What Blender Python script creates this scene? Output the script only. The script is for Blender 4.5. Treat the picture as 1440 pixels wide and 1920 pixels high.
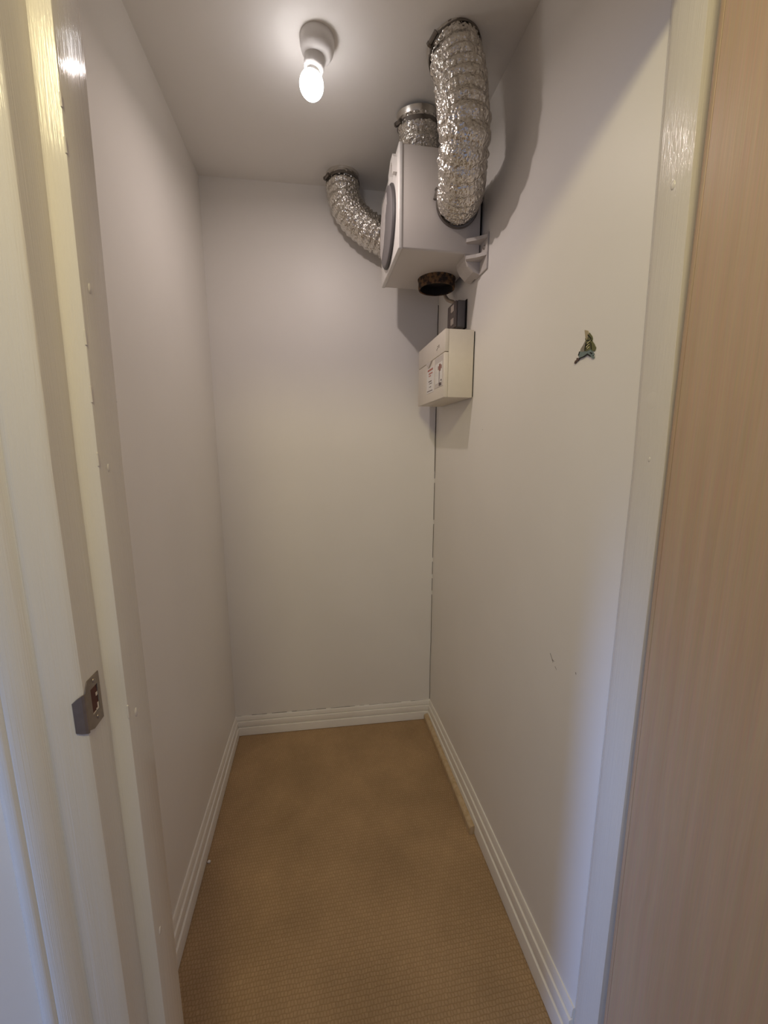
import bpy, bmesh, math, random
from mathutils import Vector, Matrix, noise

# ------------------------------------------------------------------ clear
for o in list(bpy.data.objects):
    bpy.data.objects.remove(o, do_unlink=True)
S = bpy.context.scene
C = S.collection
R_ = math.radians
random.seed(7)

# ------------------------------------------------------------------ camera
CAM = Vector((0.4149, 0.0, 1.3867))
pitch, yaw, roll, fpx = 0.1695, 0.1690, 0.0011, 741.09
cp, sp, cy, sy = math.cos(pitch), math.sin(pitch), math.cos(yaw), math.sin(yaw)
fwd = Vector((sy * cp, cy * cp, -sp))
rt0 = Vector((cy, -sy, 0))
up0 = rt0.cross(fwd)
rt = rt0 * math.cos(roll) + up0 * math.sin(roll)
up = up0 * math.cos(roll) - rt0 * math.sin(roll)
cam = bpy.data.cameras.new('camera')
cam.sensor_fit = 'VERTICAL'
cam.sensor_height = 36.0
cam.lens = fpx / 1920 * 36.0
cam.clip_start = 0.02
camo = bpy.data.objects.new('camera', cam)
C.objects.link(camo)
camo.matrix_world = Matrix(((rt.x, up.x, -fwd.x, CAM.x), (rt.y, up.y, -fwd.y, CAM.y),
                            (rt.z, up.z, -fwd.z, CAM.z), (0, 0, 0, 1)))
S.camera = camo

# ------------------------------------------------------------------ light and exposure
S.view_settings.view_transform = 'Standard'
S.view_settings.look = 'None'
S.view_settings.gamma = 1
S.view_settings.use_curve_mapping = False
S.view_settings.exposure = 0.0

w = bpy.data.worlds.new('world')
S.world = w
w.use_nodes = True
w.node_tree.nodes['Background'].inputs['Color'].default_value = (0.49, 0.62, 1.0, 1)
w.node_tree.nodes['Background'].inputs['Strength'].default_value = 0.40


def area(name, loc, target, sx, sy_, power, col, shape='RECTANGLE', spread=180):
    l = bpy.data.lights.new(name, 'AREA')
    l.shape = shape
    l.size = sx
    if shape in ('RECTANGLE', 'ELLIPSE'):
        l.size_y = sy_
    l.energy = power
    l.color = col
    l.spread = R_(spread)
    o = bpy.data.objects.new(name, l)
    C.objects.link(o)
    o.location = loc
    o.rotation_euler = (Vector(target) - Vector(loc)).to_track_quat('-Z', 'Y').to_euler()
    return o


# ceiling lamp of the hall outside the cupboard, daylight falling along the hall, and the cupboard's own bulb
area('hall_lamp', (0.22, -0.25, 2.36), (0.72, 1.0, 1.0), 0.34, 0.34, 11.8, (1.0, 0.866, 0.48), 'DISK')
area('hall_daylight', (-1.9, 0.09, 0.58), (0.95, 0.67, 0.46), 0.34, 1.2, 0.85, (0.26, 0.46, 1.0), 'RECTANGLE', 15)
BULB_C = Vector((0.4465, 1.203, 2.40))
BULB_AX = Vector((-0.17, 0.05, -1)).normalized()
area('bulb_light', BULB_C + BULB_AX * 0.1400, BULB_C + BULB_AX * 0.1400 + Vector((0.06, 0.16, -1)), 0.026, 0.026, 2.0, (1.0, 0.87, 0.83), 'DISK')
BULB = 14.5
BULB_COL = (1.0, 0.97, 0.98)


# ------------------------------------------------------------------ material helpers
def new_mat(name):
    m = bpy.data.materials.new(name)
    m.use_nodes = True
    nt = m.node_tree
    return m, nt, nt.nodes['Principled BSDF']


def N(nt, t, **kw):
    n = nt.nodes.new(t)
    for k, v in kw.items():
        setattr(n, k, v)
    return n


def set_in(n, **kw):
    for k, v in kw.items():
        n.inputs[k.replace('_', ' ')].default_value = v


def coords(nt, scale=(1, 1, 1)):
    tc = N(nt, 'ShaderNodeTexCoord')
    mp = N(nt, 'ShaderNodeMapping')
    mp.inputs['Scale'].default_value = scale
    nt.links.new(tc.outputs['Object'], mp.inputs['Vector'])
    return mp.outputs['Vector']


def paint(name, col, rough=0.5, bump=0.05, scale=(120, 120, 120), dist=0.001, var=0.03, spec=0.5, dirt=None):
    m, nt, b = new_mat(name)
    b.inputs['Roughness'].default_value = rough
    b.inputs['Specular IOR Level'].default_value = spec
    v = coords(nt, scale)
    n = N(nt, 'ShaderNodeTexNoise')
    n.inputs['Scale'].default_value = 1
    n.inputs['Detail'].default_value = 3
    nt.links.new(v, n.inputs['Vector'])
    bp = N(nt, 'ShaderNodeBump')
    bp.inputs['Strength'].default_value = bump
    bp.inputs['Distance'].default_value = dist
    nt.links.new(n.outputs['Fac'], bp.inputs['Height'])
    nt.links.new(bp.outputs['Normal'], b.inputs['Normal'])
    n2 = N(nt, 'ShaderNodeTexNoise')
    n2.inputs['Scale'].default_value = 3.0
    n2.inputs['Detail'].default_value = 4
    nt.links.new(coords(nt), n2.inputs['Vector'])
    r = N(nt, 'ShaderNodeValToRGB')
    d = dirt or tuple(c * (1 - var * 2) for c in col)
    r.color_ramp.elements[0].position = 0.3
    r.color_ramp.elements[0].color = (*d, 1)
    r.color_ramp.elements[1].position = 0.62
    r.color_ramp.elements[1].color = (*col, 1)
    nt.links.new(n2.outputs['Fac'], r.inputs['Fac'])
    nt.links.new(r.outputs['Color'], b.inputs['Base Color'])
    return m


def plain(name, col, rough=0.5, metal=0.0, noise_amt=0.06):
    m, nt, b = new_mat(name)
    b.inputs['Roughness'].default_value = rough
    b.inputs['Metallic'].default_value = metal
    n = N(nt, 'ShaderNodeTexNoise')
    n.inputs['Scale'].default_value = 60
    nt.links.new(coords(nt), n.inputs['Vector'])
    mx = N(nt, 'ShaderNodeMix', data_type='RGBA')
    mx.inputs['A'].default_value = (*[c * (1 - noise_amt) for c in col], 1)
    mx.inputs['B'].default_value = (*[min(1, c * (1 + noise_amt)) for c in col], 1)
    nt.links.new(n.outputs['Fac'], mx.inputs['Factor'])
    nt.links.new(mx.outputs['Result'], b.inputs['Base Color'])
    return m


M = {}
M['wall'] = paint('wall_paint', (0.85, 0.81, 0.755), 0.42, 0.10, (260, 260, 260), 0.0006, 0.015, 0.25)
M['ceil'] = paint('ceiling_paint', (0.88, 0.85, 0.805), 0.7, 0.06, (200, 200, 200), 0.0006, 0.012, 0.3)
M['gloss'] = paint('gloss_paint', (0.76, 0.71, 0.63), 0.10, 0.50, (700, 700, 6), 0.0010, 0.02, 0.45)
M['skirt'] = paint('skirting_paint', (0.90, 0.865, 0.80), 0.32, 0.10, (60, 60, 60), 0.0008, 0.05, 0.5, (0.84, 0.79, 0.71))
M['housing'] = paint('unit_plastic', (0.66, 0.61, 0.56), 0.42, 0.08, (500, 500, 500), 0.0004, 0.02)
M['white_pl'] = plain('white_plastic', (0.78, 0.75, 0.71), 0.35)
M['cream_pl'] = plain('cream_plastic', (0.76, 0.69, 0.585), 0.4, 0, 0.03)
M['lid_pl'] = plain('lid_plastic', (0.76, 0.69, 0.60), 0.35, 0, 0.03)
M['rose'] = plain('lamp_plastic', (0.74, 0.71, 0.68), 0.35, 0, 0.03)
M['disc'] = plain('grey_cover', (0.185, 0.17, 0.17), 0.5)
M['disc_edge'] = plain('grey_cover_edge', (0.075, 0.068, 0.068), 0.5)
M['label'] = plain('paper_label', (0.56, 0.52, 0.50), 0.6, 0, 0.2)
M['steel'] = plain('zinc_steel', (0.45, 0.41, 0.37), 0.38, 0.9, 0.2)
M['strike'] = plain('worn_steel', (0.30, 0.25, 0.215), 0.42, 0.85, 0.25)
M['clamp'] = plain('clamp_steel', (0.22, 0.20, 0.18), 0.35, 0.9, 0.2)
M['black'] = plain('shade_and_line_black', (0.012, 0.009, 0.007), 0.8)  # black for painted shade in gaps and throat, and for sticker lines
M['crack'] = plain('dark_crack', (0.055, 0.034, 0.018), 0.9)
M['scuff'] = plain('scuff_grey', (0.22, 0.18, 0.145), 0.8)
M['switch'] = plain('grey_metal_clad', (0.155, 0.142, 0.138), 0.42, 0.1)
M['switch_front'] = plain('grey_front', (0.17, 0.135, 0.12), 0.45, 0.1)
M['rocker'] = plain('white_rocker', (0.72, 0.62, 0.54), 0.35)
M['paper'] = plain('white_paper', (0.80, 0.77, 0.74), 0.7, 0, 0.02)
M['ink_red'] = plain('ink_red', (0.45, 0.13, 0.09), 0.7)
M['ink_dark'] = plain('ink_dark', (0.12, 0.09, 0.09), 0.7)
M['breaker_red'] = plain('breaker_red', (0.22, 0.05, 0.03), 0.5)
M['window'] = plain('clear_window', (0.63, 0.57, 0.52), 0.25)
M['clip'] = plain('clip_plastic', (0.62, 0.57, 0.52), 0.3)
M['cable'] = plain('cable_sheath', (0.42, 0.33, 0.24), 0.5)
M['mortice'] = plain('mortice_wood', (0.10, 0.030, 0.018), 0.7, 0, 0.4)
M['bare'] = plain('bare_paint_chip', (0.80, 0.70, 0.58), 0.5)

# rusty tape of the open spigot
m, nt, b = new_mat('rusty_tape')
n = N(nt, 'ShaderNodeTexNoise'); n.inputs['Scale'].default_value = 70; n.inputs['Detail'].default_value = 5
nt.links.new(coords(nt), n.inputs['Vector'])
r = N(nt, 'ShaderNodeValToRGB')
r.color_ramp.elements[0].position = 0.42; r.color_ramp.elements[0].color = (0.020, 0.011, 0.007, 1)
r.color_ramp.elements[1].position = 0.62; r.color_ramp.elements[1].color = (0.17, 0.088, 0.034, 1)
nt.links.new(n.outputs['Fac'], r.inputs['Fac']); nt.links.new(r.outputs['Color'], b.inputs['Base Color'])
b.inputs['Roughness'].default_value = 0.85
M['rust'] = m

# aluminium foil
m, nt, b = new_mat('crinkled_foil')
b.inputs['Metallic'].default_value = 1
b.inputs['Base Color'].default_value = (0.70, 0.67, 0.62, 1)
b.inputs['Roughness'].default_value = 0.24
vo = N(nt, 'ShaderNodeTexVoronoi'); vo.feature = 'F1'; vo.inputs['Scale'].default_value = 150
nz = N(nt, 'ShaderNodeTexNoise'); nz.inputs['Scale'].default_value = 90; nz.inputs['Detail'].default_value = 3
v = coords(nt)
nt.links.new(v, vo.inputs['Vector']); nt.links.new(v, nz.inputs['Vector'])
ad = N(nt, 'ShaderNodeMath', operation='ADD')
nt.links.new(vo.outputs['Distance'], ad.inputs[0]); nt.links.new(nz.outputs['Fac'], ad.inputs[1])
bp = N(nt, 'ShaderNodeBump'); bp.inputs['Strength'].default_value = 0.55; bp.inputs['Distance'].default_value = 0.004
nt.links.new(ad.outputs[0], bp.inputs['Height']); nt.links.new(bp.outputs['Normal'], b.inputs['Normal'])
M['foil'] = m
M['foil_collar'] = plain('foil_collar', (0.70, 0.67, 0.62), 0.28, 1.0, 0.15)

# carpet: small brown loops in rows
m, nt, b = new_mat('loop_carpet')
b.inputs['Roughness'].default_value = 0.95
b.inputs['Specular IOR Level'].default_value = 0.1
tc = N(nt, 'ShaderNodeTexCoord')
nw = N(nt, 'ShaderNodeTexNoise'); nw.inputs['Scale'].default_value = 55; nw.inputs['Detail'].default_value = 2
nt.links.new(tc.outputs['Object'], nw.inputs['Vector'])
wm = N(nt, 'ShaderNodeVectorMath', operation='MULTIPLY_ADD')
wm.inputs[1].default_value = (0.009, 0.007, 0)
nt.links.new(nw.outputs['Color'], wm.inputs[0]); nt.links.new(tc.outputs['Object'], wm.inputs[2])
br = N(nt, 'ShaderNodeTexBrick')
br.offset = 0.5
set_in(br, Scale=1.0)
br.inputs['Mortar Size'].default_value = 0.0019
br.inputs['Mortar Smooth'].default_value = 0.9
br.inputs['Brick Width'].default_value = 0.0085
br.inputs['Row Height'].default_value = 0.0105
br.inputs['Color1'].default_value = (0.48, 0.325, 0.185, 1)
br.inputs['Color2'].default_value = (0.445, 0.298, 0.168, 1)
br.inputs['Mortar'].default_value = (0.385, 0.252, 0.134, 1)
nt.links.new(wm.outputs[0], br.inputs['Vector'])
n2 = N(nt, 'ShaderNodeTexNoise'); n2.inputs['Scale'].default_value = 5; n2.inputs['Detail'].default_value = 6
nt.links.new(tc.outputs['Object'], n2.inputs['Vector'])
mr = N(nt, 'ShaderNodeMapRange'); mr.inputs['From Min'].default_value = 0.3; mr.inputs['From Max'].default_value = 0.7
mr.inputs['To Min'].default_value = 0.84; mr.inputs['To Max'].default_value = 1.10
nt.links.new(n2.outputs['Fac'], mr.inputs['Value'])
mu = N(nt, 'ShaderNodeVectorMath', operation='SCALE')
nt.links.new(br.outputs['Color'], mu.inputs[0]); nt.links.new(mr.outputs['Result'], mu.inputs['Scale'])
nt.links.new(mu.outputs[0], b.inputs['Base Color'])
n3 = N(nt, 'ShaderNodeTexNoise'); n3.inputs['Scale'].default_value = 500
nt.links.new(tc.outputs['Object'], n3.inputs['Vector'])
sb = N(nt, 'ShaderNodeMath', operation='MULTIPLY_ADD'); sb.inputs[1].default_value = -0.8
nt.links.new(br.outputs['Fac'], sb.inputs[0]); nt.links.new(n3.outputs['Fac'], sb.inputs[2])
bp = N(nt, 'ShaderNodeBump'); bp.inputs['Strength'].default_value = 0.5; bp.inputs['Distance'].default_value = 0.003
nt.links.new(sb.outputs[0], bp.inputs['Height']); nt.links.new(bp.outputs['Normal'], b.inputs['Normal'])
M['carpet'] = m


def wood(name, c1, c2, c3, rough=0.35):
    m, nt, b = new_mat(name)
    b.inputs['Roughness'].default_value = rough
    n = N(nt, 'ShaderNodeTexNoise'); n.inputs['Scale'].default_value = 1; n.inputs['Detail'].default_value = 6
    n.inputs['Distortion'].default_value = 0.4
    nt.links.new(coords(nt, (60, 60, 1.6)), n.inputs['Vector'])
    f = N(nt, 'ShaderNodeTexNoise'); f.inputs['Scale'].default_value = 1; f.inputs['Detail'].default_value = 2
    nt.links.new(coords(nt, (500, 500, 14)), f.inputs['Vector'])
    r = N(nt, 'ShaderNodeValToRGB')
    e = r.color_ramp.elements
    e[0].position = 0.33; e[0].color = (*c1, 1)
    e[1].position = 0.66; e[1].color = (*c3, 1)
    k = e.new(0.5); k.color = (*c2, 1)
    nt.links.new(n.outputs['Fac'], r.inputs['Fac'])
    mx = N(nt, 'ShaderNodeMix', data_type='RGBA', blend_type='MULTIPLY')
    mx.inputs['Factor'].default_value = 0.22
    nt.links.new(r.outputs['Color'], mx.inputs['A']); nt.links.new(f.outputs['Color'], mx.inputs['B'])
    nt.links.new(mx.outputs['Result'], b.inputs['Base Color'])
    bp = N(nt, 'ShaderNodeBump'); bp.inputs['Strength'].default_value = 0.12; bp.inputs['Distance'].default_value = 0.0008
    nt.links.new(f.outputs['Fac'], bp.inputs['Height']); nt.links.new(bp.outputs['Normal'], b.inputs['Normal'])
    return m


M['veneer'] = wood('door_veneer', (0.555, 0.385, 0.25), (0.585, 0.412, 0.272), (0.61, 0.435, 0.292), 0.38)
M['lipping'] = wood('door_lipping', (0.50, 0.345, 0.22), (0.56, 0.39, 0.255), (0.62, 0.445, 0.30), 0.42)
M['batten'] = wood('pine_batten', (0.52, 0.37, 0.20), (0.60, 0.44, 0.26), (0.64, 0.49, 0.31), 0.6)

# lit bulb dome
m, nt, b = new_mat('bulb_glow')
b.inputs['Base Color'].default_value = (0.9, 0.9, 0.9, 1)
b.inputs['Emission Color'].default_value = (*BULB_COL, 1)
b.inputs['Emission Strength'].default_value = BULB
M['bulb'] = m

# ------------------------------------------------------------------ mesh helpers


def obj(name, bm, mats, parent=None, smooth=False, angle=None, **props):
    me = bpy.data.meshes.new(name)
    bmesh.ops.recalc_face_normals(bm, faces=bm.faces)
    bm.to_mesh(me)
    bm.free()
    for mm in (mats if isinstance(mats, (list, tuple)) else [mats]):
        me.materials.append(mm)
    if smooth:
        me.shade_smooth()
        if angle:
            me.set_sharp_from_angle(angle=R_(angle))
    o = bpy.data.objects.new(name, me)
    C.objects.link(o)
    if parent:
        o.parent = parent
        o.matrix_parent_inverse = parent.matrix_basis.inverted()
    for k, v in props.items():
        o[k] = v
    return o


def thing(name, label, cat, loc, group=None):
    o = bpy.data.objects.new(name, None)
    o.empty_display_size = 0.05
    C.objects.link(o)
    o.location = loc
    o['label'] = label
    o['category'] = cat
    if group:
        o['group'] = group
    return o


def add_box(bm, x0, x1, y0, y1, z0, z1, bev=0, seg=2, mi=0):
    vs = [bm.verts.new((x, y, z)) for x in (x0, x1) for y in (y0, y1) for z in (z0, z1)]
    F = [(0, 1, 3, 2), (4, 6, 7, 5), (0, 4, 5, 1), (2, 3, 7, 6), (0, 2, 6, 4), (1, 5, 7, 3)]
    fs = [bm.faces.new([vs[i] for i in f]) for f in F]
    for f in fs:
        f.material_index = mi
    if bev:
        es = list({e for f in fs for e in f.edges})
        r = bmesh.ops.bevel(bm, geom=es, offset=bev, segments=seg, affect='EDGES', profile=0.5)
        for f in r['faces']:
            f.material_index = mi
    return fs


def box(*a, **k):
    bm = bmesh.new()
    add_box(bm, *a, **k)
    return bm


def add_loft(bm, rings, close_ring=False, cap=True, mi=0):
    """rings: list of lists of points, all same length"""
    V = [[bm.verts.new(p) for p in r] for r in rings]
    n = len(V[0])
    for a, c in zip(V, V[1:]):
        for i in range(n if close_ring else n - 1):
            j = (i + 1) % n
            f = bm.faces.new((a[i], a[j], c[j], c[i]))
            f.material_index = mi
    if cap:
        for r in (V[0], V[-1]):
            if len(r) > 2:
                f = bm.faces.new(r)
                f.material_index = mi
    return V


def add_post(bm, pts, z1, lean=0.022, knee=1.35, mi=0):
    """upright of plan outline pts whose upper part leans slightly into the cupboard"""
    rings = []
    for z in (0, knee, z1):
        d = lean * max(0, z - knee) / (2.042 - knee)
        rings.append([(x, y + d, z) for x, y in pts])
    add_loft(bm, rings, True, True, mi)


def add_prism(bm, pts, axis, a0, a1, mi=0):
    """pts 2-D polygon; axis 'x': (y,z) ; 'y': (x,z); 'z': (x,y)"""
    def P(p, a):
        return {'x': (a, p[0], p[1]), 'y': (p[0], a, p[1]), 'z': (p[0], p[1], a)}[axis]
    add_loft(bm, [[P(p, a0) for p in pts], [P(p, a1) for p in pts]], True, True, mi)


def frame_for(d):
    d = Vector(d).normalized()
    u = d.orthogonal().normalized()
    return u, d.cross(u).normalized(), d


def add_lathe(bm, prof, org=(0, 0, 0), axis=(0, 0, 1), n=32, mi=0, mi_fn=None):
    """prof: list of (r, h) along axis"""
    u, v, d = frame_for(axis)
    org = Vector(org)
    rings = []
    for r, h in prof:
        if r < 1e-6:
            rings.append([bm.verts.new(org + d * h)])
        else:
            rings.append([bm.verts.new(org + d * h + (u * math.cos(2 * math.pi * i / n) + v * math.sin(2 * math.pi * i / n)) * r) for i in range(n)])
    for k, (a, c) in enumerate(zip(rings, rings[1:])):
        idx = mi_fn(k) if mi_fn else mi
        for i in range(n):
            j = (i + 1) % n
            if len(a) == 1 and len(c) == 1:
                continue
            if len(a) == 1:
                f = bm.faces.new((a[0], c[j], c[i]))
            elif len(c) == 1:
                f = bm.faces.new((a[i], a[j], c[0]))
            else:
                f = bm.faces.new((a[i], a[j], c[j], c[i]))
            f.material_index = idx


def add_cyl(bm, p0, p1, r, n=16, mi=0):
    p0, p1 = Vector(p0), Vector(p1)
    L = (p1 - p0).length
    add_lathe(bm, [(0, 0), (r, 0), (r, L), (0, L)], p0, p1 - p0, n, mi)


def catmull(pts, step):
    P = [Vector(p) for p in pts]
    P = [P[0] * 2 - P[1]] + P + [P[-1] * 2 - P[-2]]
    raw = []
    for i in range(1, len(P) - 2):
        p0, p1, p2, p3 = P[i - 1:i + 3]
        for k in range(40):
            t = k / 40
            raw.append(0.5 * ((2 * p1) + (p2 - p0) * t + (2 * p0 - 5 * p1 + 4 * p2 - p3) * t * t + (3 * p1 - p0 - 3 * p2 + p3) * t ** 3))
    raw.append(P[-2])
    L = [0]
    for a, c in zip(raw, raw[1:]):
        L.append(L[-1] + (c - a).length)
    n = max(2, int(L[-1] / step))
    out, j = [], 0
    for i in range(n + 1):
        s = L[-1] * i / n
        while j < len(L) - 2 and L[j + 1] < s:
            j += 1
        t = (s - L[j]) / max(1e-9, L[j + 1] - L[j])
        out.append(raw[j].lerp(raw[j + 1], t))
    return out


def sweep(pts):
    fr = []
    u = None
    for i, p in enumerate(pts):
        d = (pts[min(i + 1, len(pts) - 1)] - pts[max(i - 1, 0)]).normalized()
        if u is None:
            u = d.orthogonal().normalized()
        u = (u - d * u.dot(d)).normalized()
        fr.append((p, u, d.cross(u), d))
    return fr


def add_tube(bm, pts, r, n=12, step=0.004, mi=0):
    fr = sweep(catmull(pts, step))
    add_loft(bm, [[p + (u * math.cos(2 * math.pi * i / n) + v * math.sin(2 * math.pi * i / n)) * r for i in range(n)] for p, u, v, d in fr], True, True, mi)


def foil_tube(pts, r, seed, pitch_=0.026, n=112, step=0.0026, crush=1.0):
    bm = bmesh.new()
    P = catmull(pts, step)
    fr = sweep(P)
    rings = []
    tot = len(fr)
    off = Vector((seed * 7.3, seed * 3.1, seed * 1.7))
    for k, (p, u, v, d) in enumerate(fr):
        s = k * step
        endf = min(1.0, min(k, tot - 1 - k) / 9.0)
        ring = []
        for i in range(n):
            a = 2 * math.pi * i / n
            e = u * math.cos(a) + v * math.sin(a)
            q = p + e * r
            ph = 2 * math.pi * s / pitch_ + a + 0.8 * noise.noise(q * 18 + off)
            ridge = (0.5 + 0.5 * math.cos(ph)) ** 0.7
            cr = noise.noise(Vector((q.x * 95, q.y * 95, q.z * 95)) + off)
            ax = noise.noise(Vector((a * 9, s * 38, seed * 5.0)))           # lengthwise pleats between the coils
            big = noise.noise(q * 26 + off * 2)
            vd = noise.voronoi(q * 120 + off)[0][0]
            rr = r + crush * endf * (0.0055 * (ridge - 0.6) + 0.0016 * cr + 0.0022 * ax * (1.1 - ridge) + 0.0026 * big + 0.0030 * (vd - 0.35))
            ring.append(p + e * rr + d * (0.0012 * cr * endf))
        rings.append(ring)
    add_loft(bm, rings, True, False)
    return bm


def ring_band(org, axis, r, wdt, th, n=48):
    bm = bmesh.new()
    add_lathe(bm, [(r, -wdt / 2), (r + th, -wdt / 2), (r + th, wdt / 2), (r, wdt / 2), (r, -wdt / 2)], org, axis, n)
    return bm


def hose_clamp(parent, org, axis, r, screw_dir, wdt=0.011):
    org = Vector(org); axis = Vector(axis).normalized()
    c = obj('hose_clamp', ring_band(org, axis, r, wdt, 0.0018), M['clamp'], parent, True, 40)
    sd = Vector(screw_dir)
    sd = (sd - axis * sd.dot(axis)).normalized()
    t = axis.cross(sd)
    p = org + sd * (r + 0.006)
    bm = bmesh.new()
    add_cyl(bm, p - t * 0.013, p + t * 0.011, 0.0055, 12)
    add_cyl(bm, p + t * 0.011, p + t * 0.017, 0.0075, 6)
    obj('clamp_screw', bm, M['clamp'], c)
    return c


# ------------------------------------------------------------------ the setting
W = 0.9565
H = 2.40


def yb(x):
    return 1.8014 - 0.033 * x


st = {'kind': 'structure'}
bm = bmesh.new()
add_box(bm, -1.6, 1.7, -1.7, 2.0, -0.06, 0.0)
obj('floor', bm, M['carpet'], **st)
obj('ceiling', box(-1.6, 1.7, -1.7, 2.0, H, H + 0.06), M['ceil'], **st)


def add_scuff(bm, pts, wid, plane, axis='x', sign=1, mi=1):
    """thin raised stroke on a wall plane, pts (a,z)"""
    off = 0.0005 * sign
    for (a, z), (a2, z2) in zip(pts, pts[1:]):
        d = Vector((a2 - a, z2 - z))
        nrm = Vector((-d.y, d.x)).normalized() * wid * 0.5
        q = [(a + nrm.x, z + nrm.y), (a2 + nrm.x * .6, z2 + nrm.y * .6), (a2 - nrm.x * .6, z2 - nrm.y * .6), (a - nrm.x, z - nrm.y)]
        if axis == 'x':
            f = bm.faces.new([bm.verts.new((plane + off, s, t)) for s, t in q])
        else:
            f = bm.faces.new([bm.verts.new((s, plane + off, t)) for s, t in q])
        f.material_index = mi


bm = box(-0.10, 0.0, 0.605, 2.0, 0, H)
add_scuff(bm, [(0.944, 1.470), (0.946, 1.464), (0.943, 1.460)], 0.003, 0.0)
add_scuff(bm, [(0.951, 1.476), (0.949, 1.473)], 0.003, 0.0)
add_scuff(bm, [(0.946, 1.600), (0.946, 1.588)], 0.003, 0.0)
obj('wall_left', bm, [M['wall'], M['scuff']], **st)

bm = box(W, W + 0.10, 0.594, 2.0, 0, H)
add_scuff(bm, [(0.798, 0.893), (0.789, 0.883), (0.785, 0.877)], 0.002, W, sign=-1)
add_scuff(bm, [(0.788, 0.882), (0.780, 0.882)], 0.0014, W, sign=-1)
add_scuff(bm, [(0.776, 0.872), (0.769, 0.867)], 0.0014, W, sign=-1)
add_scuff(bm, [(0.7035, 0.901), (0.7018, 0.8965)], 0.002, W, sign=-1)
add_scuff(bm, [(1.2508, 1.4355), (1.2500, 1.4330)], 0.003, W, sign=-1)
obj('wall_right', bm, [M['wall'], M['scuff']], **st)

bm = bmesh.new()
add_prism(bm, [(-0.1, yb(-0.1)), (W + 0.1, yb(W + 0.1)), (W + 0.1, 2.0), (-0.1, 2.0)], 'z', 0, H)
# shrinkage crack down the right hand corner
random.seed(3)
z = 0.102
segs = []
while z < 1.97:
    L = random.uniform(0.03, 0.10)
    gap = 0.0 if z < 0.55 or 1.30 < z else random.choice([0, 0, 0.02])
    segs.append((z, min(z + L, 1.98)))
    z += L + gap
px = W - 0.0022
for z0, z1 in segs:
    wd = 0.0022 if z0 < 1.25 else 0.0034
    nx = W - 0.0022 + random.uniform(-0.0010, 0.0010)
    f = bm.faces.new([bm.verts.new(p) for p in [(px - wd / 2, yb(px) - 0.0006, z0), (px + wd / 2, yb(px) - 0.0006, z0), (nx + wd / 2, yb(nx) - 0.0006, z1), (nx - wd / 2, yb(nx) - 0.0006, z1)]])
    f.material_index = 1
    px = nx
# hairline along the top of the skirting
xs = [0.004 + i * (W - 0.01) / 40 for i in range(41)]
for a, c in zip(xs, xs[1:]):
    if random.random() < 0.72:
        hh = random.uniform(0.0008, 0.0022)
        f = bm.faces.new([bm.verts.new(p) for p in [(a, yb(a) - 0.0006, 0.0975), (c, yb(c) - 0.0006, 0.0975), (c, yb(c) - 0.0006, 0.0975 + hh), (a, yb(a) - 0.0006, 0.0975 + hh)]])
        f.material_index = 1
obj('wall_back', bm, [M['wall'], M['crack']], **st)

# front wall with the door opening
bm = bmesh.new()
add_box(bm, -1.6, 0.106, 0.495, 0.605, 0, H)
add_box(bm, 0.995, 1.7, 0.495, 0.594, 0, H)
add_box(bm, 0.106, 0.995, 0.495, 0.594, 2.09, H)
obj('wall_front', bm, M['wall'], **st)


# door frame: lining + stop, glossy old paint
def chamfer_poly(x0, x1, y0, y1, c, corners):
    pts = []
    for (x, y, dx, dy, nm) in [(x0, y0, 1, 1, 'a'), (x1, y0, -1, 1, 'b'), (x1, y1, -1, -1, 'c'), (x0, y1, 1, -1, 'd')]:
        if nm in corners:
            A, B = (x + dx * c, y), (x, y + dy * c)
            k = (x + dx * c * .3, y + dy * c * .3)
            pts += [B, k, A] if nm in 'ac' else [A, k, B]
        else:
            pts.append((x, y))
    return pts


bm = bmesh.new()
add_post(bm, chamfer_poly(0.106, 0.131, 0.487, 0.6045, 0.002, 'b'), 2.066)
add_post(bm, chamfer_poly(0.131, 0.155, 0.533, 0.595, 0.0018, 'bc'), 2.042)
# paint runs, filler lumps and chips on the stop
random.seed(5)
for (yy, zz, r) in [(0.560, 1.569, .0035), (0.553, 1.0145, .004), (0.549, 0.639, .004), (0.555, 1.357, .003)]:
    mtx = Matrix.Translation((0.155, yy, zz)) @ Matrix.Diagonal((0.35, 1, 1.7, 1))
    bmesh.ops.create_uvsphere(bm, u_segments=12, v_segments=8, radius=r, matrix=mtx)
for zz in (1.745, 1.70, 1.50, 1.435, 1.36, 1.02):
    add_box(bm, 0.1535, 0.1556, 0.5322 + 0.032 * max(0, zz - 1.35), 0.5348 + 0.032 * max(0, zz - 1.35), zz, zz + random.uniform(.006, .02), .0006, 1)
jl = obj('trim_1', bm, M['gloss'], smooth=True, angle=35, **st)

bm = bmesh.new()
add_post(bm, [(0.969, 0.487), (0.995, 0.487), (0.995, 0.594), (0.969, 0.594)], 2.066)
add_post(bm, [(0.969, 0.532), (0.9465, 0.532), (0.9453, 0.5325), (0.945, 0.534), (0.945, 0.588), (0.9462, 0.5925), (0.949, 0.597),
              (0.9525, 0.6015), (0.9562, 0.607), (0.9562, 0.5935), (0.969, 0.5935)], 2.042, 0.021)
for (yy, zz, r) in [(0.575, 1.764, .004), (0.562, 1.363, .0025)]:
    mtx = Matrix.Translation((0.945, yy, zz)) @ Matrix.Diagonal((0.35, 1, 1.6, 1))
    bmesh.ops.create_uvsphere(bm, u_segments=12, v_segments=8, radius=r, matrix=mtx)
# round filler patch under the paint
add_lathe(bm, [(0, 0.0002), (0.011, 0.0002), (0.0130, 0)], (0.945, 0.570, 1.456), (-1, 0, 0), 28)
obj('trim_2', bm, M['gloss'], smooth=True, angle=35, **st)

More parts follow.
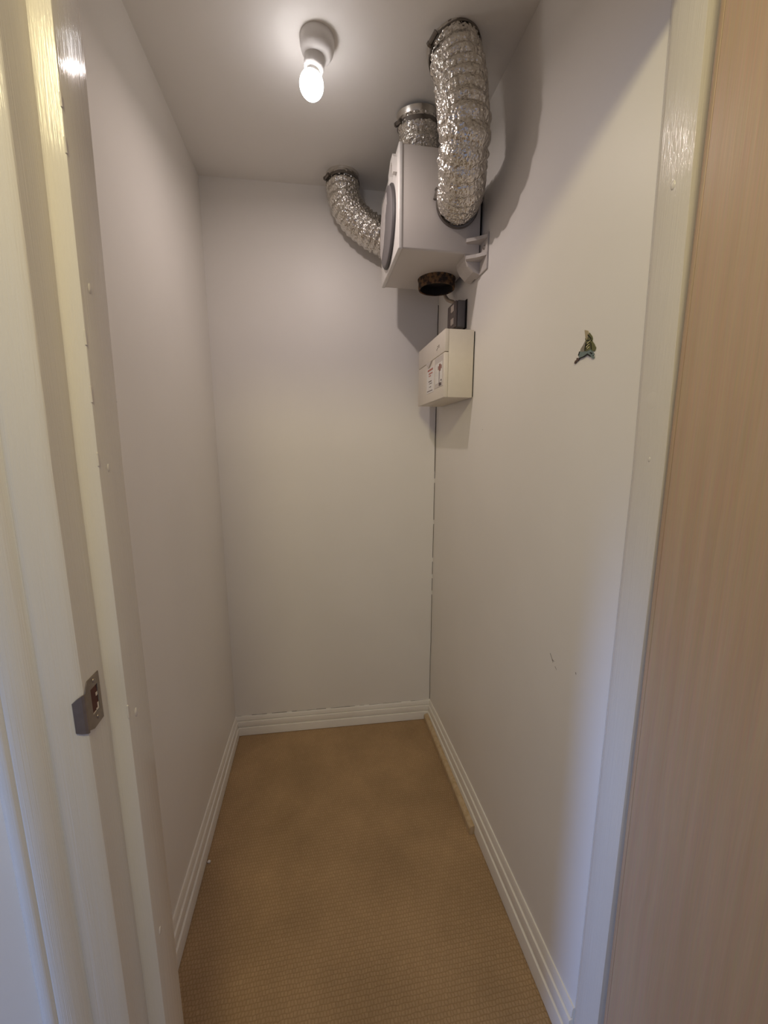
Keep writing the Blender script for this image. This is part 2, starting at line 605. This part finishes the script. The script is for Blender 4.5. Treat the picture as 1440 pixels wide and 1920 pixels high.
bm = bmesh.new()
add_box(bm, 0.131, 0.969, 0.487, 0.594, 2.066, 2.09)
add_box(bm, 0.131, 0.969, 0.536, 0.594, 2.042, 2.066, .002, 1)
obj('trim_3', bm, M['gloss'], **st)

# architrave on the hall side, left of the opening
prof = [(0.1305, 0.4945), (0.1308, 0.4885), (0.1295, 0.4868), (0.120, 0.4848), (0.108, 0.4822), (0.098, 0.4802), (0.0925, 0.4800),
        (0.0900, 0.4822), (0.0880, 0.4835), (0.0858, 0.4815), (0.083, 0.4775), (0.074, 0.4745), (0.064, 0.4740), (0.0560, 0.4742),
        (0.0535, 0.4752), (0.0525, 0.4770), (0.0510, 0.4752), (0.047, 0.4745), (0.036, 0.4785), (0.027, 0.4850), (0.0235, 0.4900), (0.0225, 0.4945)]
bm = bmesh.new()
add_post(bm, prof, 2.17, 0.020)
obj('trim_4', bm, M['gloss'], smooth=True, angle=50, **st)


# skirting boards
SKP = [(0.0, 1.0), (0.0035, 1.0), (0.0052, .965), (0.0058, .90), (0.0075, .80), (0.0022, .785), (0.0024, .765), (0.0108, .745), (0.0118, .70), (0.0123, .55),
       (0.0112, .475), (0.0060, .462), (0.0060, .446), (0.0148, .428), (0.0155, .40), (0.0155, 0.025), (0.0, 0.025)]


def skirt(name, path, nrm, hs):
    bm = bmesh.new()
    rings = []
    for (x, y), (nx, ny), h in zip(path, nrm, hs):
        rings.append([(x + nx * t, y + ny * t, z * h) for t, z in SKP])
    add_loft(bm, rings, True, True)
    return obj(name, bm, M['skirt'], smooth=True, angle=30, **st)


skirt('baseboard_left', [(0, yb(0)), (0, 1.62), (0, 1.2), (0, 0.606)], [(1, -1), (1, 0), (1, 0), (1, 0)], [.0965, .106, .122, .136])
skirt('baseboard_back', [(0, yb(0)), (W, yb(W))], [(1, -1), (-1, -1)], [.0965, .0985])
skirt('baseboard_right', [(W, yb(W)), (W, 1.62), (W, 1.2), (W, 0.6075)], [(-1, -1), (-1, 0), (-1, 0), (-1, 0)], [.0985, .110, .128, .134])

# the door, swung open against the right side
door = bpy.data.objects.new('door_1', None)
C.objects.link(door)
door.location = (0.93, 0.512, 0.0)
door['kind'] = 'structure'
y1t, y1b = 0.5190, 0.5035
bm = bmesh.new()
rings = []
for z, ye in ((0.012, y1b), (2.075, y1t)):
    rings.append([(0.9302, ye - 0.009, z), (0.9302, ye - 0.84, z), (0.9668, ye - 0.84, z), (0.9668, ye - 0.009, z)])
add_loft(bm, rings, True, True)
obj('door_leaf', bm, M['veneer'], door)
bm = bmesh.new()
rings = []
for z, ye in ((0.012, y1b), (2.075, y1t)):
    rings.append([(0.93, ye - 0.0088, z), (0.9315, ye - 0.0082, z), (0.9303, ye - 0.0072, z), (0.93, ye - 0.004, z), (0.9308, ye - 0.0012, z), (0.933, ye, z), (0.967, ye, z), (0.967, ye - 0.0088, z)])
add_loft(bm, rings, True, True)
obj('edge_lipping', bm, M['lipping'], door)

# strike plate let into the left jamb
bm = bmesh.new()
ZL, ZU = 1.036, 1.101
outer = [(0.5195, ZU), (0.5195, ZL), (0.4975, ZL - .001), (0.4875, ZL + .004), (0.4875, ZU - .012), (0.4945, ZU)]
inner = [(0.5135, 1.0870), (0.5135, 1.0530), (0.4990, 1.0525), (0.4985, 1.0530), (0.4985, 1.0865), (0.4990, 1.0870)]
for dx in (0.1323,):
    vo_ = [bm.verts.new((dx, *p)) for p in outer]
    vi_ = [bm.verts.new((dx, *p)) for p in inner]
    vb_ = [bm.verts.new((0.1312, *p)) for p in outer]
    for i in range(6):
        j = (i + 1) % 6
        bm.faces.new((vo_[i], vo_[j], vi_[j], vi_[i]))
        bm.faces.new((vb_[i], vb_[j], vo_[j], vo_[i]))
# lip curling round the edge of the lining
lip = [(0.1323, 0.4878), (0.1318, 0.4858), (0.1295, 0.4842), (0.1250, 0.4832), (0.1195, 0.4826)]
lo = [ZL + .001, ZL + .001, ZL + .002, ZL + .003, ZL + .005]
hi = [ZU - .012, ZU - .012, ZU - .013, ZU - .016, ZU - .021]
add_loft(bm, [[(x, y, a), (x, y, c), (x - .0008, y + .001, c), (x - .0008, y + .001, a)] for (x, y), a, c in zip(lip, lo, hi)], True, True)
sp_ = obj('strike_plate', bm, M['strike'], jl, label='worn steel strike plate screwed to the jamb')
f_bm = bmesh.new()
f_bm.faces.new([f_bm.verts.new((0.1314, *p)) for p in inner])
add_box(f_bm, 0.1312, 0.1318, 0.5095, 0.5132, 1.072, 1.0765, mi=1)
add_box(f_bm, 0.1312, 0.1318, 0.5070, 0.5130, 1.0532, 1.0560, mi=1)
add_box(f_bm, 0.1312, 0.1318, 0.5105, 0.5130, 1.0560, 1.0620, mi=1)
add_box(f_bm, 0.1312, 0.1318, 0.4990, 0.5060, 1.0526, 1.0545, mi=1)
obj('latch_recess', f_bm, [M['mortice'], M['bare']], sp_)
for zz in (1.0945, 1.0450):
    b_ = bmesh.new()
    add_lathe(b_, [(0, .0012), (.0016, .0012), (.0030, .0006), (.0032, 0)], (0.1322, 0.508, zz), (1, 0, 0), 14)
    obj('screw', b_, M['strike'], sp_)

# ------------------------------------------------------------------ ceiling light
LC = BULB_C.copy()
tl = thing('ceiling_light', 'white batten lampholder with one bare lit bulb on the ceiling', 'light', LC)
bm = bmesh.new()
add_lathe(bm, [(0, 0), (.0435, 0), (.0435, -.010), (.0428, -.018), (.040, -.028), (.0345, -.036), (.027, -.041), (0, -.043)], LC, (0, 0, 1), 40)
obj('ceiling_rose', bm, M['rose'], tl, True, 60)
ax = BULB_AX
h0 = LC + ax * 0.036
bm = bmesh.new()
add_lathe(bm, [(0, -0.004), (.0235, -0.002), (.0258, .004), (.0262, .026), (.0235, .030), (.0185, .031), (0, .031)], h0, ax, 36)
obj('lamp_holder', bm, M['rose'], tl, True, 40)
b0 = h0 + ax * 0.0305
bm = bmesh.new()
add_lathe(bm, [(0, 0), (.0150, 0), (.017, .006), (.0225, .012)], b0, ax, 32)
bulb = obj('light_bulb', bm, M['white_pl'], tl, True)
bm = bmesh.new()
pr = []
for k in range(0, 17):
    t = -0.62 + (math.pi / 2 + 0.62) * k / 16
    pr.append((.0308 * math.cos(t) if k < 16 else 0, .033 + .0315 * math.sin(t)))
add_lathe(bm, pr, b0, ax, 36)
obj('bulb_dome', bm, M['bulb'], bulb, True, label='glowing white bulb dome')

# ------------------------------------------------------------------ ventilation unit on the right wall
X0, X1, Y0, Y1, Z0, Z1 = 0.686, 0.948, 1.312, 1.628, 1.983, 2.270
tv = thing('ventilation_unit', 'boxy off-white extractor fan unit mounted high on the right wall', 'ventilation unit', (W, 1.47, Z0))
obj('housing', box(X0 + .006, X1, Y0, Y1, Z0, Z1, bev=.006, seg=3), M['housing'], tv, True, 40)
# front cover plate with a raised lip
bm = box(X0 - .004, X0 + .010, Y0 - .002, Y1 + .002, Z0 - .002, Z1 + .002, bev=.004, seg=3)
obj('cover_plate', bm, M['white_pl'], tv, True, 40, label='white cover plate facing into the room')
# round grey fan cover
FC = (X0 - .004, 1.468, 2.112)
bm = bmesh.new()
add_lathe(bm, [(.121, -.001), (.121, .006), (.116, .011), (.109, .0135), (.100, .0145), (.050, .015), (0, .015)], FC, (-1, 0, 0), 64, mi_fn=lambda k: 1 if k < 2 else 0)
fc = obj('fan_cover', bm, [M['disc'], M['disc_edge']], tv, True, 30, label='round grey fan cover')
# torn label stuck on the cover
lb = [(1.44, 2.205), (1.52, 2.20), (1.555, 2.15), (1.56, 2.07), (1.525, 2.035), (1.495, 2.06), (1.470, 2.10), (1.455, 2.14), (1.43, 2.165), (1.435, 2.19)]
bm = bmesh.new()
add_prism(bm, lb, 'x', FC[0] - .0138, FC[0] - .0162)
obj('label', bm, M['label'], fc, label='torn pale label')
# hanging latch above the cover
bm = bmesh.new()
pr = [(1.335, 2.245), (1.350, 2.262), (1.385, 2.262), (1.420, 2.240), (1.420, 2.205), (1.405, 2.205), (1.400, 2.228), (1.380, 2.246), (1.362, 2.246), (1.352, 2.222), (1.352, 2.205), (1.335, 2.205)]
add_prism(bm, pr, 'x', X0 - .004, X0 - .016)
obj('latch', bm, M['white_pl'], tv)
# spigots
sc = [('top', (0.780, 1.430, Z1), (0, 0, 1), .030), ('front', (0.867, Y0, 2.120), (0, -1, 0), .030), ('rear', (0.820, Y1, 2.105), (0, 1, 0), .022)]
for nm, p, a, L in sc:
    bm = bmesh.new()
    add_lathe(bm, [(.058, -.004), (.058, L), (.055, L), (.055, -.004)], p, a, 40)
    obj('spigot', bm, M['housing'], tv, True, 40)
# open spigot below, wrapped with dirty tape
bm = bmesh.new()
oc = (0.870, 1.522, Z0)
add_lathe(bm, [(.070, .001), (.068, -.004), (.0665, -.012), (.067, -.028), (.0655, -.033), (.060, -.033), (.059, -.010), (.059, .0)], oc, (0, 0, 1), 48, mi_fn=lambda k: 0)
ob = obj('open_spigot', bm, M['rust'], tv, True, 50, label='open spigot with rusty brown tape')
bm = bmesh.new()
add_lathe(bm, [(0, -.003), (.0592, -.003), (.0592, -.0315), (.0588, -.0315), (.0585, -.004), (0, -.004)], oc, (0, 0, 1), 40)
obj('throat_shade', bm, M['black'], ob)  # black cap and sleeve colour in the shade inside the mouth
# wall bracket with two fins, a screw and a gusset
bm = bmesh.new()
add_box(bm, W - .006, W - .0005, 1.262, 1.350, 1.925, 2.030, bev=.002, seg=2)
br_ = obj('wall_bracket', bm, M['clip'], tv, True, 40)
for z in (2.012, 1.963):
    bm = bmesh.new()
    add_prism(bm, [(W - .006, 1.262), (W - .006, 1.318), (0.905, 1.318), (0.898, 1.302), (0.925, 1.285)], 'z', z, z + .010)
    obj('fin', bm, M['clip'], br_)
bm = bmesh.new()
add_prism(bm, [(W - .006, 1.963), (W - .006, 1.927), (0.930, 1.934), (0.912, 1.950), (0.902, 1.968), (0.900, 1.983), (W - .006, 1.983)], 'y', 1.316, 1.395)
obj('gusset', bm, M['clip'], br_)
bm = bmesh.new()
add_lathe(bm, [(0, .005), (.0045, .004), (.0065, .001), (.0065, 0)], (W - .006, 1.282, 1.992), (-1, 0, 0), 16)
obj('screw', bm, M['steel'], br_)
# back plate coloured black as the shade of the slot against the wall
obj('back_plate', box(X1, W - .0005, Y0 + .012, Y1 - .012, Z0 + .012, Z1 - .012), M['black'], tv)


# ------------------------------------------------------------------ foil ducts
def duct(label, pts, r, seed, top_axis, collar_len, clamps, crush=1.0, pitch_=0.026):
    t = thing('foil_duct', label, 'duct', pts[0], 'foil ducts of the ventilation unit')
    obj('foil_hose', foil_tube(pts, r, seed, pitch_, crush=crush), M['foil'], t, False)
    p0 = Vector(pts[0])
    bm = bmesh.new()
    add_lathe(bm, [(r - .003, .0), (r + .004, 0), (r + .003, collar_len * .5), (r + .001, collar_len), (r - .003, collar_len)], p0, top_axis, 56)
    obj('ceiling_collar', bm, M['foil_collar'], t, True, 40)
    for c in clamps:
        hose_clamp(t, *c)
    return t


duct('long silver foil duct from the ceiling into the front of the fan unit',
     [(0.793, 1.166, 2.400), (0.797, 1.150, 2.364), (0.8055, 1.138, 2.310), (0.8115, 1.122, 2.226), (0.818, 1.124, 2.170), (0.826, 1.156, 2.134), (0.846, 1.212, 2.116), (0.867, 1.305, 2.122)],
     0.0640, 1, (0.08, -.40, -1), .016,
     [((0.7955, 1.154, 2.374), (0.08, -.40, -1), .0665, (-1, -.45, 0)), ((0.867, 1.304, 2.118), (0, 1, 0.05), .0662, (-1, 0, .25))], 1.15)
duct('short foil duct straight up from the top of the fan unit to the ceiling',
     [(0.755, 1.388, 2.400), (0.759, 1.394, 2.365), (0.772, 1.412, 2.315), (0.780, 1.430, 2.275)],
     0.0605, 2, (0.08, .2, -1), .014,
     [((0.758, 1.393, 2.372), (.08, .22, -1), .0625, (-1, -.35, 0)), ((0.778, 1.427, 2.287), (.2, .45, -1), .0625, (-1, -.5, 0))], 0.9, .030)
duct('bent foil duct in the back corner curving from ceiling to behind the fan unit',
     [(0.545, 1.714, 2.400), (0.545, 1.708, 2.350), (0.553, 1.703, 2.305), (0.580, 1.701, 2.262), (0.625, 1.700, 2.225), (0.690, 1.700, 2.193), (0.750, 1.702, 2.165), (0.800, 1.690, 2.130), (0.820, 1.655, 2.108), (0.820, 1.632, 2.105)],
     0.0605, 3, (.0, -.1, -1), .014,
     [((0.545, 1.711, 2.372), (.0, -.1, -1), .0625, (-1, -.5, 0))], 1.05, .022)

# ------------------------------------------------------------------ fuse box
FX, FY0, FY1, FZ0, FZ1, FS = 0.850, 1.343, 1.688, 1.546, 1.767, 1.694
tf = thing('fuse_box', 'cream plastic fuse box on the right wall under the grey switch', 'fuse box', (W, 1.5, FZ0))
obj('base', box(FX + .014, W - .004, FY0, FY1, FZ0, FZ1, bev=.002, seg=2), M['cream_pl'], tf, True, 40)
obj('gap_shade', box(W - .004, W - .0005, FY0 + .004, FY1 - .004, FZ0 + .004, FZ1 - .004), M['black'], tf)  # black filler: shade of the gap behind the box put into colour
obj('upper_cover', box(FX, FX + .0138, FY0, FY1, FS + .0012, FZ1, bev=.0018, seg=2), M['lid_pl'], tf, True, 40)
lid = obj('lid', box(FX, FX + .0138, FY0, FY1, FZ0, FS - .0012, bev=.0018, seg=2), M['lid_pl'], tf, True, 40)
# window strip with the breakers behind it
bm = bmesh.new()
add_box(bm, FX - .0012, FX + .002, 1.353, 1.452, 1.586, 1.690, bev=.0008, seg=1)
wn = obj('window', bm, M['window'], lid, label='clear breaker window')
for i in range(5):
    y = 1.362 + i * .0165
    bm = bmesh.new()
    add_box(bm, FX - .0022, FX - .0010, y, y + .012, 1.600, 1.668, mi=0)
    if i == 1:
        add_box(bm, FX - .0034, FX - .0022, y, y + .012, 1.640, 1.662, mi=2)
        add_box(bm, FX - .0030, FX - .0022, y + .010, y + .014, 1.590, 1.662, mi=1)
        add_box(bm, FX - .0030, FX - .0022, y - .008, y + .012, 1.591, 1.599, mi=1)
    elif i in (0, 2):
        add_box(bm, FX - .0030, FX - .0022, y + .003, y + .010, 1.645, 1.657, mi=2)
        if i == 0:
            add_box(bm, FX - .0030, FX - .0022, y + .001, y + .012, 1.604, 1.609, mi=1)
    else:
        add_box(bm, FX - .0030, FX - .0022, y + .003, y + .009, 1.640, 1.654, mi=0)
    obj('breaker', bm, [M['paper'], M['ink_dark'], M['breaker_red']], wn)
bm = bmesh.new()
add_box(bm, FX - .0008, FX + .001, 1.463, 1.556, 1.580, 1.672)
rows = [(1.660, 1.475, 1.545, 0, .007), (1.648, 1.480, 1.530, 0, .005), (1.640, 1.500, 1.528, 0, .004), (1.620, 1.490, 1.530, 1, .004), (1.612, 1.485, 1.520, 1, .003),
        (1.600, 1.495, 1.520, 1, .003), (1.586, 1.478, 1.548, 1, .003)]
for z, a, c, k, hgt in rows:
    y = a
    while y < c:
        wl = random.uniform(.006, .014)
        add_box(bm, FX - .0011, FX - .0008, y, min(c, y + wl), z, z + hgt, mi=1 + k)
        y += wl + .0025
obj('label', bm, [M['paper'], M['ink_red'], M['ink_dark']], lid, label='white instruction label with red heading')
bm = bmesh.new()
add_prism(bm, [(1.486, FS - .001), (1.560, FS - .001), (1.545, FS - .012), (1.525, FS - .021), (1.508, FS - .012)], 'x', FX - .004, FX + .001)
obj('catch', bm, M['window'], lid)
bm = bmesh.new()
for k, (y, z) in enumerate([(1.404, 1.7268), (1.418, 1.7262), (1.404, 1.7215), (1.420, 1.7205), (1.428, 1.7170)]):
    add_box(bm, FX - .0005, FX + .0005, y, y + .009, z, z + .003)
obj('maker_mark', bm, M['scuff'], tf)

# ------------------------------------------------------------------ grey metal switch
tsw = thing('isolator_switch', 'grey metal switch box on the wall between fan unit and fuse box', 'switch', (W, 1.475, 1.80))
obj('body', box(.9225, W - .003, 1.432, 1.522, 1.798, 1.890, bev=.005, seg=3), M['switch'], tsw, True, 40)
fp = obj('front_plate', box(.9145, .9223, 1.434, 1.520, 1.800, 1.888, bev=.003, seg=2), M['switch_front'], tsw, True, 40)
for z in (1.856, 1.812):
    obj('rocker', box(.9110, .9150, 1.446, 1.474, z, z + .022, bev=.0015, seg=1), M['rocker'], fp)
obj('back_plate', box(W - .003, W - .0005, 1.428, 1.524, 1.795, 1.892), M['black'], tsw)

bm = bmesh.new()
add_tube(bm, [(0.925, 1.600, Z0 - .001), (0.926, 1.595, 1.960), (0.928, 1.560, 1.930), (0.930, 1.505, 1.905), (0.932, 1.490, 1.891)], .0065, 12)
o = obj('power_cable', bm, M['cable'], smooth=True)
o['label'] = 'brown flex running from the fan unit down to the grey switch'
o['category'] = 'cable'

# ------------------------------------------------------------------ sticker on the right wall
tk = thing('wall_sticker', 'small green and teal leaf-shaped sticker on the right wall', 'sticker', (W, 0.757, 1.58))
polys = {
    'pale': [(0.7667, 1.6142), (0.7561, 1.61), (0.753, 1.6029), (0.7554, 1.5966), (0.7577, 1.593), (0.7624, 1.599), (0.7644, 1.6059)],
    'green': [(0.7551, 1.6021), (0.7511, 1.6052), (0.7423, 1.5961), (0.7401, 1.5915), (0.7412, 1.5876), (0.7338, 1.5797), (0.728, 1.5716), (0.73, 1.5665), (0.7341, 1.5661), (0.7435, 1.5723), (0.7521, 1.5714), (0.76, 1.5717), (0.7629, 1.5773), (0.7603, 1.5831), (0.7589, 1.5891), (0.7631, 1.5957), (0.7623, 1.5983), (0.7575, 1.5915)],
    'grey': [(0.7616, 1.5925), (0.7589, 1.5891), (0.7614, 1.5826), (0.7629, 1.5766), (0.76, 1.5717), (0.7679, 1.572), (0.7753, 1.575), (0.7742, 1.5798), (0.7674, 1.5854)],
    'teal': [(0.7753, 1.575), (0.7657, 1.5722), (0.7589, 1.5721), (0.7519, 1.5699), (0.7423, 1.5713), (0.7374, 1.5668), (0.7314, 1.5614), (0.7321, 1.5588), (0.7353, 1.5587), (0.7301, 1.5556), (0.7312, 1.5524), (0.7356, 1.5533), (0.7406, 1.5585), (0.7501, 1.5646), (0.7598, 1.5617), (0.7758, 1.5614), (0.7784, 1.5677)],
    's1': [(0.7563, 1.5863), (0.7447, 1.5895), (0.7445, 1.5881), (0.7533, 1.5849)],
    's2': [(0.7576, 1.5796), (0.7494, 1.584), (0.7491, 1.5822), (0.7552, 1.5784)],
    's3': [(0.7543, 1.5757), (0.7487, 1.579), (0.7479, 1.5767), (0.7514, 1.5747)],
    'stem': [(0.7833, 1.5643), (0.7752, 1.5609), (0.7788, 1.5568), (0.7842, 1.5568), (0.7867, 1.5532), (0.7911, 1.5544), (0.7887, 1.5595), (0.7846, 1.5602)],
}
PC = {'pale': (.40, .33, .20), 'green': (.13, .13, .04), 'grey': (.24, .21, .16), 'teal': (.165, .215, .205), 'stem': (.085, .045, .03), 's': (.62, .56, .28)}
pm = {k: plain('sticker_' + k, v, .35, 0, .3) for k, v in PC.items()}


def sticker(name, keys, mats, th):
    bm = bmesh.new()
    for i, (k, mi) in enumerate(keys):
        add_prism(bm, polys[k], 'x', W - .0004, W - th - .0002 * i, mi)
    return obj(name, bm, mats, tk)


lf = sticker('leaf', [('green', 0), ('pale', 1), ('grey', 2)], [pm['green'], pm['pale'], pm['grey']], .0012)
bm = bmesh.new()
for k in ('s1', 's2', 's3'):
    add_prism(bm, polys[k], 'x', W - .0012, W - .0022)
obj('stripes', bm, pm['s'], lf)
bm = bmesh.new()
for a, c in [((.7551, 1.6021), (.7440, 1.5920)), ((.7575, 1.592), (.7420, 1.5885)), ((.7590, 1.5885), (.7605, 1.5725)), ((.7600, 1.5815), (.7460, 1.5865)), ((.756, 1.5755), (.748, 1.5815)), ((.744, 1.584), (.741, 1.572))]:
    d = Vector((c[0] - a[0], c[1] - a[1])); q = Vector((-d.y, d.x)).normalized() * .0008
    add_prism(bm, [(a[0] + q.x, a[1] + q.y), (c[0] + q.x, c[1] + q.y), (c[0] - q.x, c[1] - q.y), (a[0] - q.x, a[1] - q.y)], 'x', W - .0012, W - .0020)
obj('veins', bm, M['black'], lf)
sticker('stalk', [('teal', 0), ('stem', 1)], [pm['teal'], pm['stem']], .0022)
bm = bmesh.new()
for a, c in [((.7760, 1.5612), (.7590, 1.5620)), ((.7600, 1.5620), (.7500, 1.5648)), ((.7500, 1.5648), (.7400, 1.5580)), ((.742, 1.5660), (.736, 1.5625)), ((.7752, 1.575), (.7785, 1.5675))]:
    d = Vector((c[0] - a[0], c[1] - a[1])); q = Vector((-d.y, d.x)).normalized() * .0008
    add_prism(bm, [(a[0] + q.x, a[1] + q.y), (c[0] + q.x, c[1] + q.y), (c[0] - q.x, c[1] - q.y), (a[0] - q.x, a[1] - q.y)], 'x', W - .0022, W - .0032)
obj('outline', bm, M['black'], tk)

# ------------------------------------------------------------------ loose bits at floor level
bm = bmesh.new()
pts = [(0, 0), (0.019, 0), (0.019, .026), (0.015, .031), (0.006, .034), (0, .034)]
xo = W - .0158
rings = []
for y in (1.138, yb(W) - .018):
    k = (y - 1.138) * .004
    rings.append([(xo - a + k * 0, y, .0005 + c) for a, c in pts])
add_loft(bm, rings, True, True)
o = obj('timber_batten', bm, M['batten'])
o['label'] = 'bare pine strip lying along the foot of the right skirting board'
o['category'] = 'wood strip'

bm = bmesh.new()
bmesh.ops.create_icosphere(bm, subdivisions=2, radius=.0055, matrix=Matrix.Translation((0.0235, 1.1935, .0046)) @ Matrix.Diagonal((1, .8, .85, 1)))
for v_ in bm.verts:
    v_.co += Vector((noise.noise(v_.co * 300), noise.noise(v_.co * 310 + Vector((3, 0, 0))), 0)) * .0012
o = obj('plaster_crumb', bm, M['paper'], smooth=False)
o['label'] = 'tiny white crumb on the carpet beside the left skirting'
o['category'] = 'crumb'
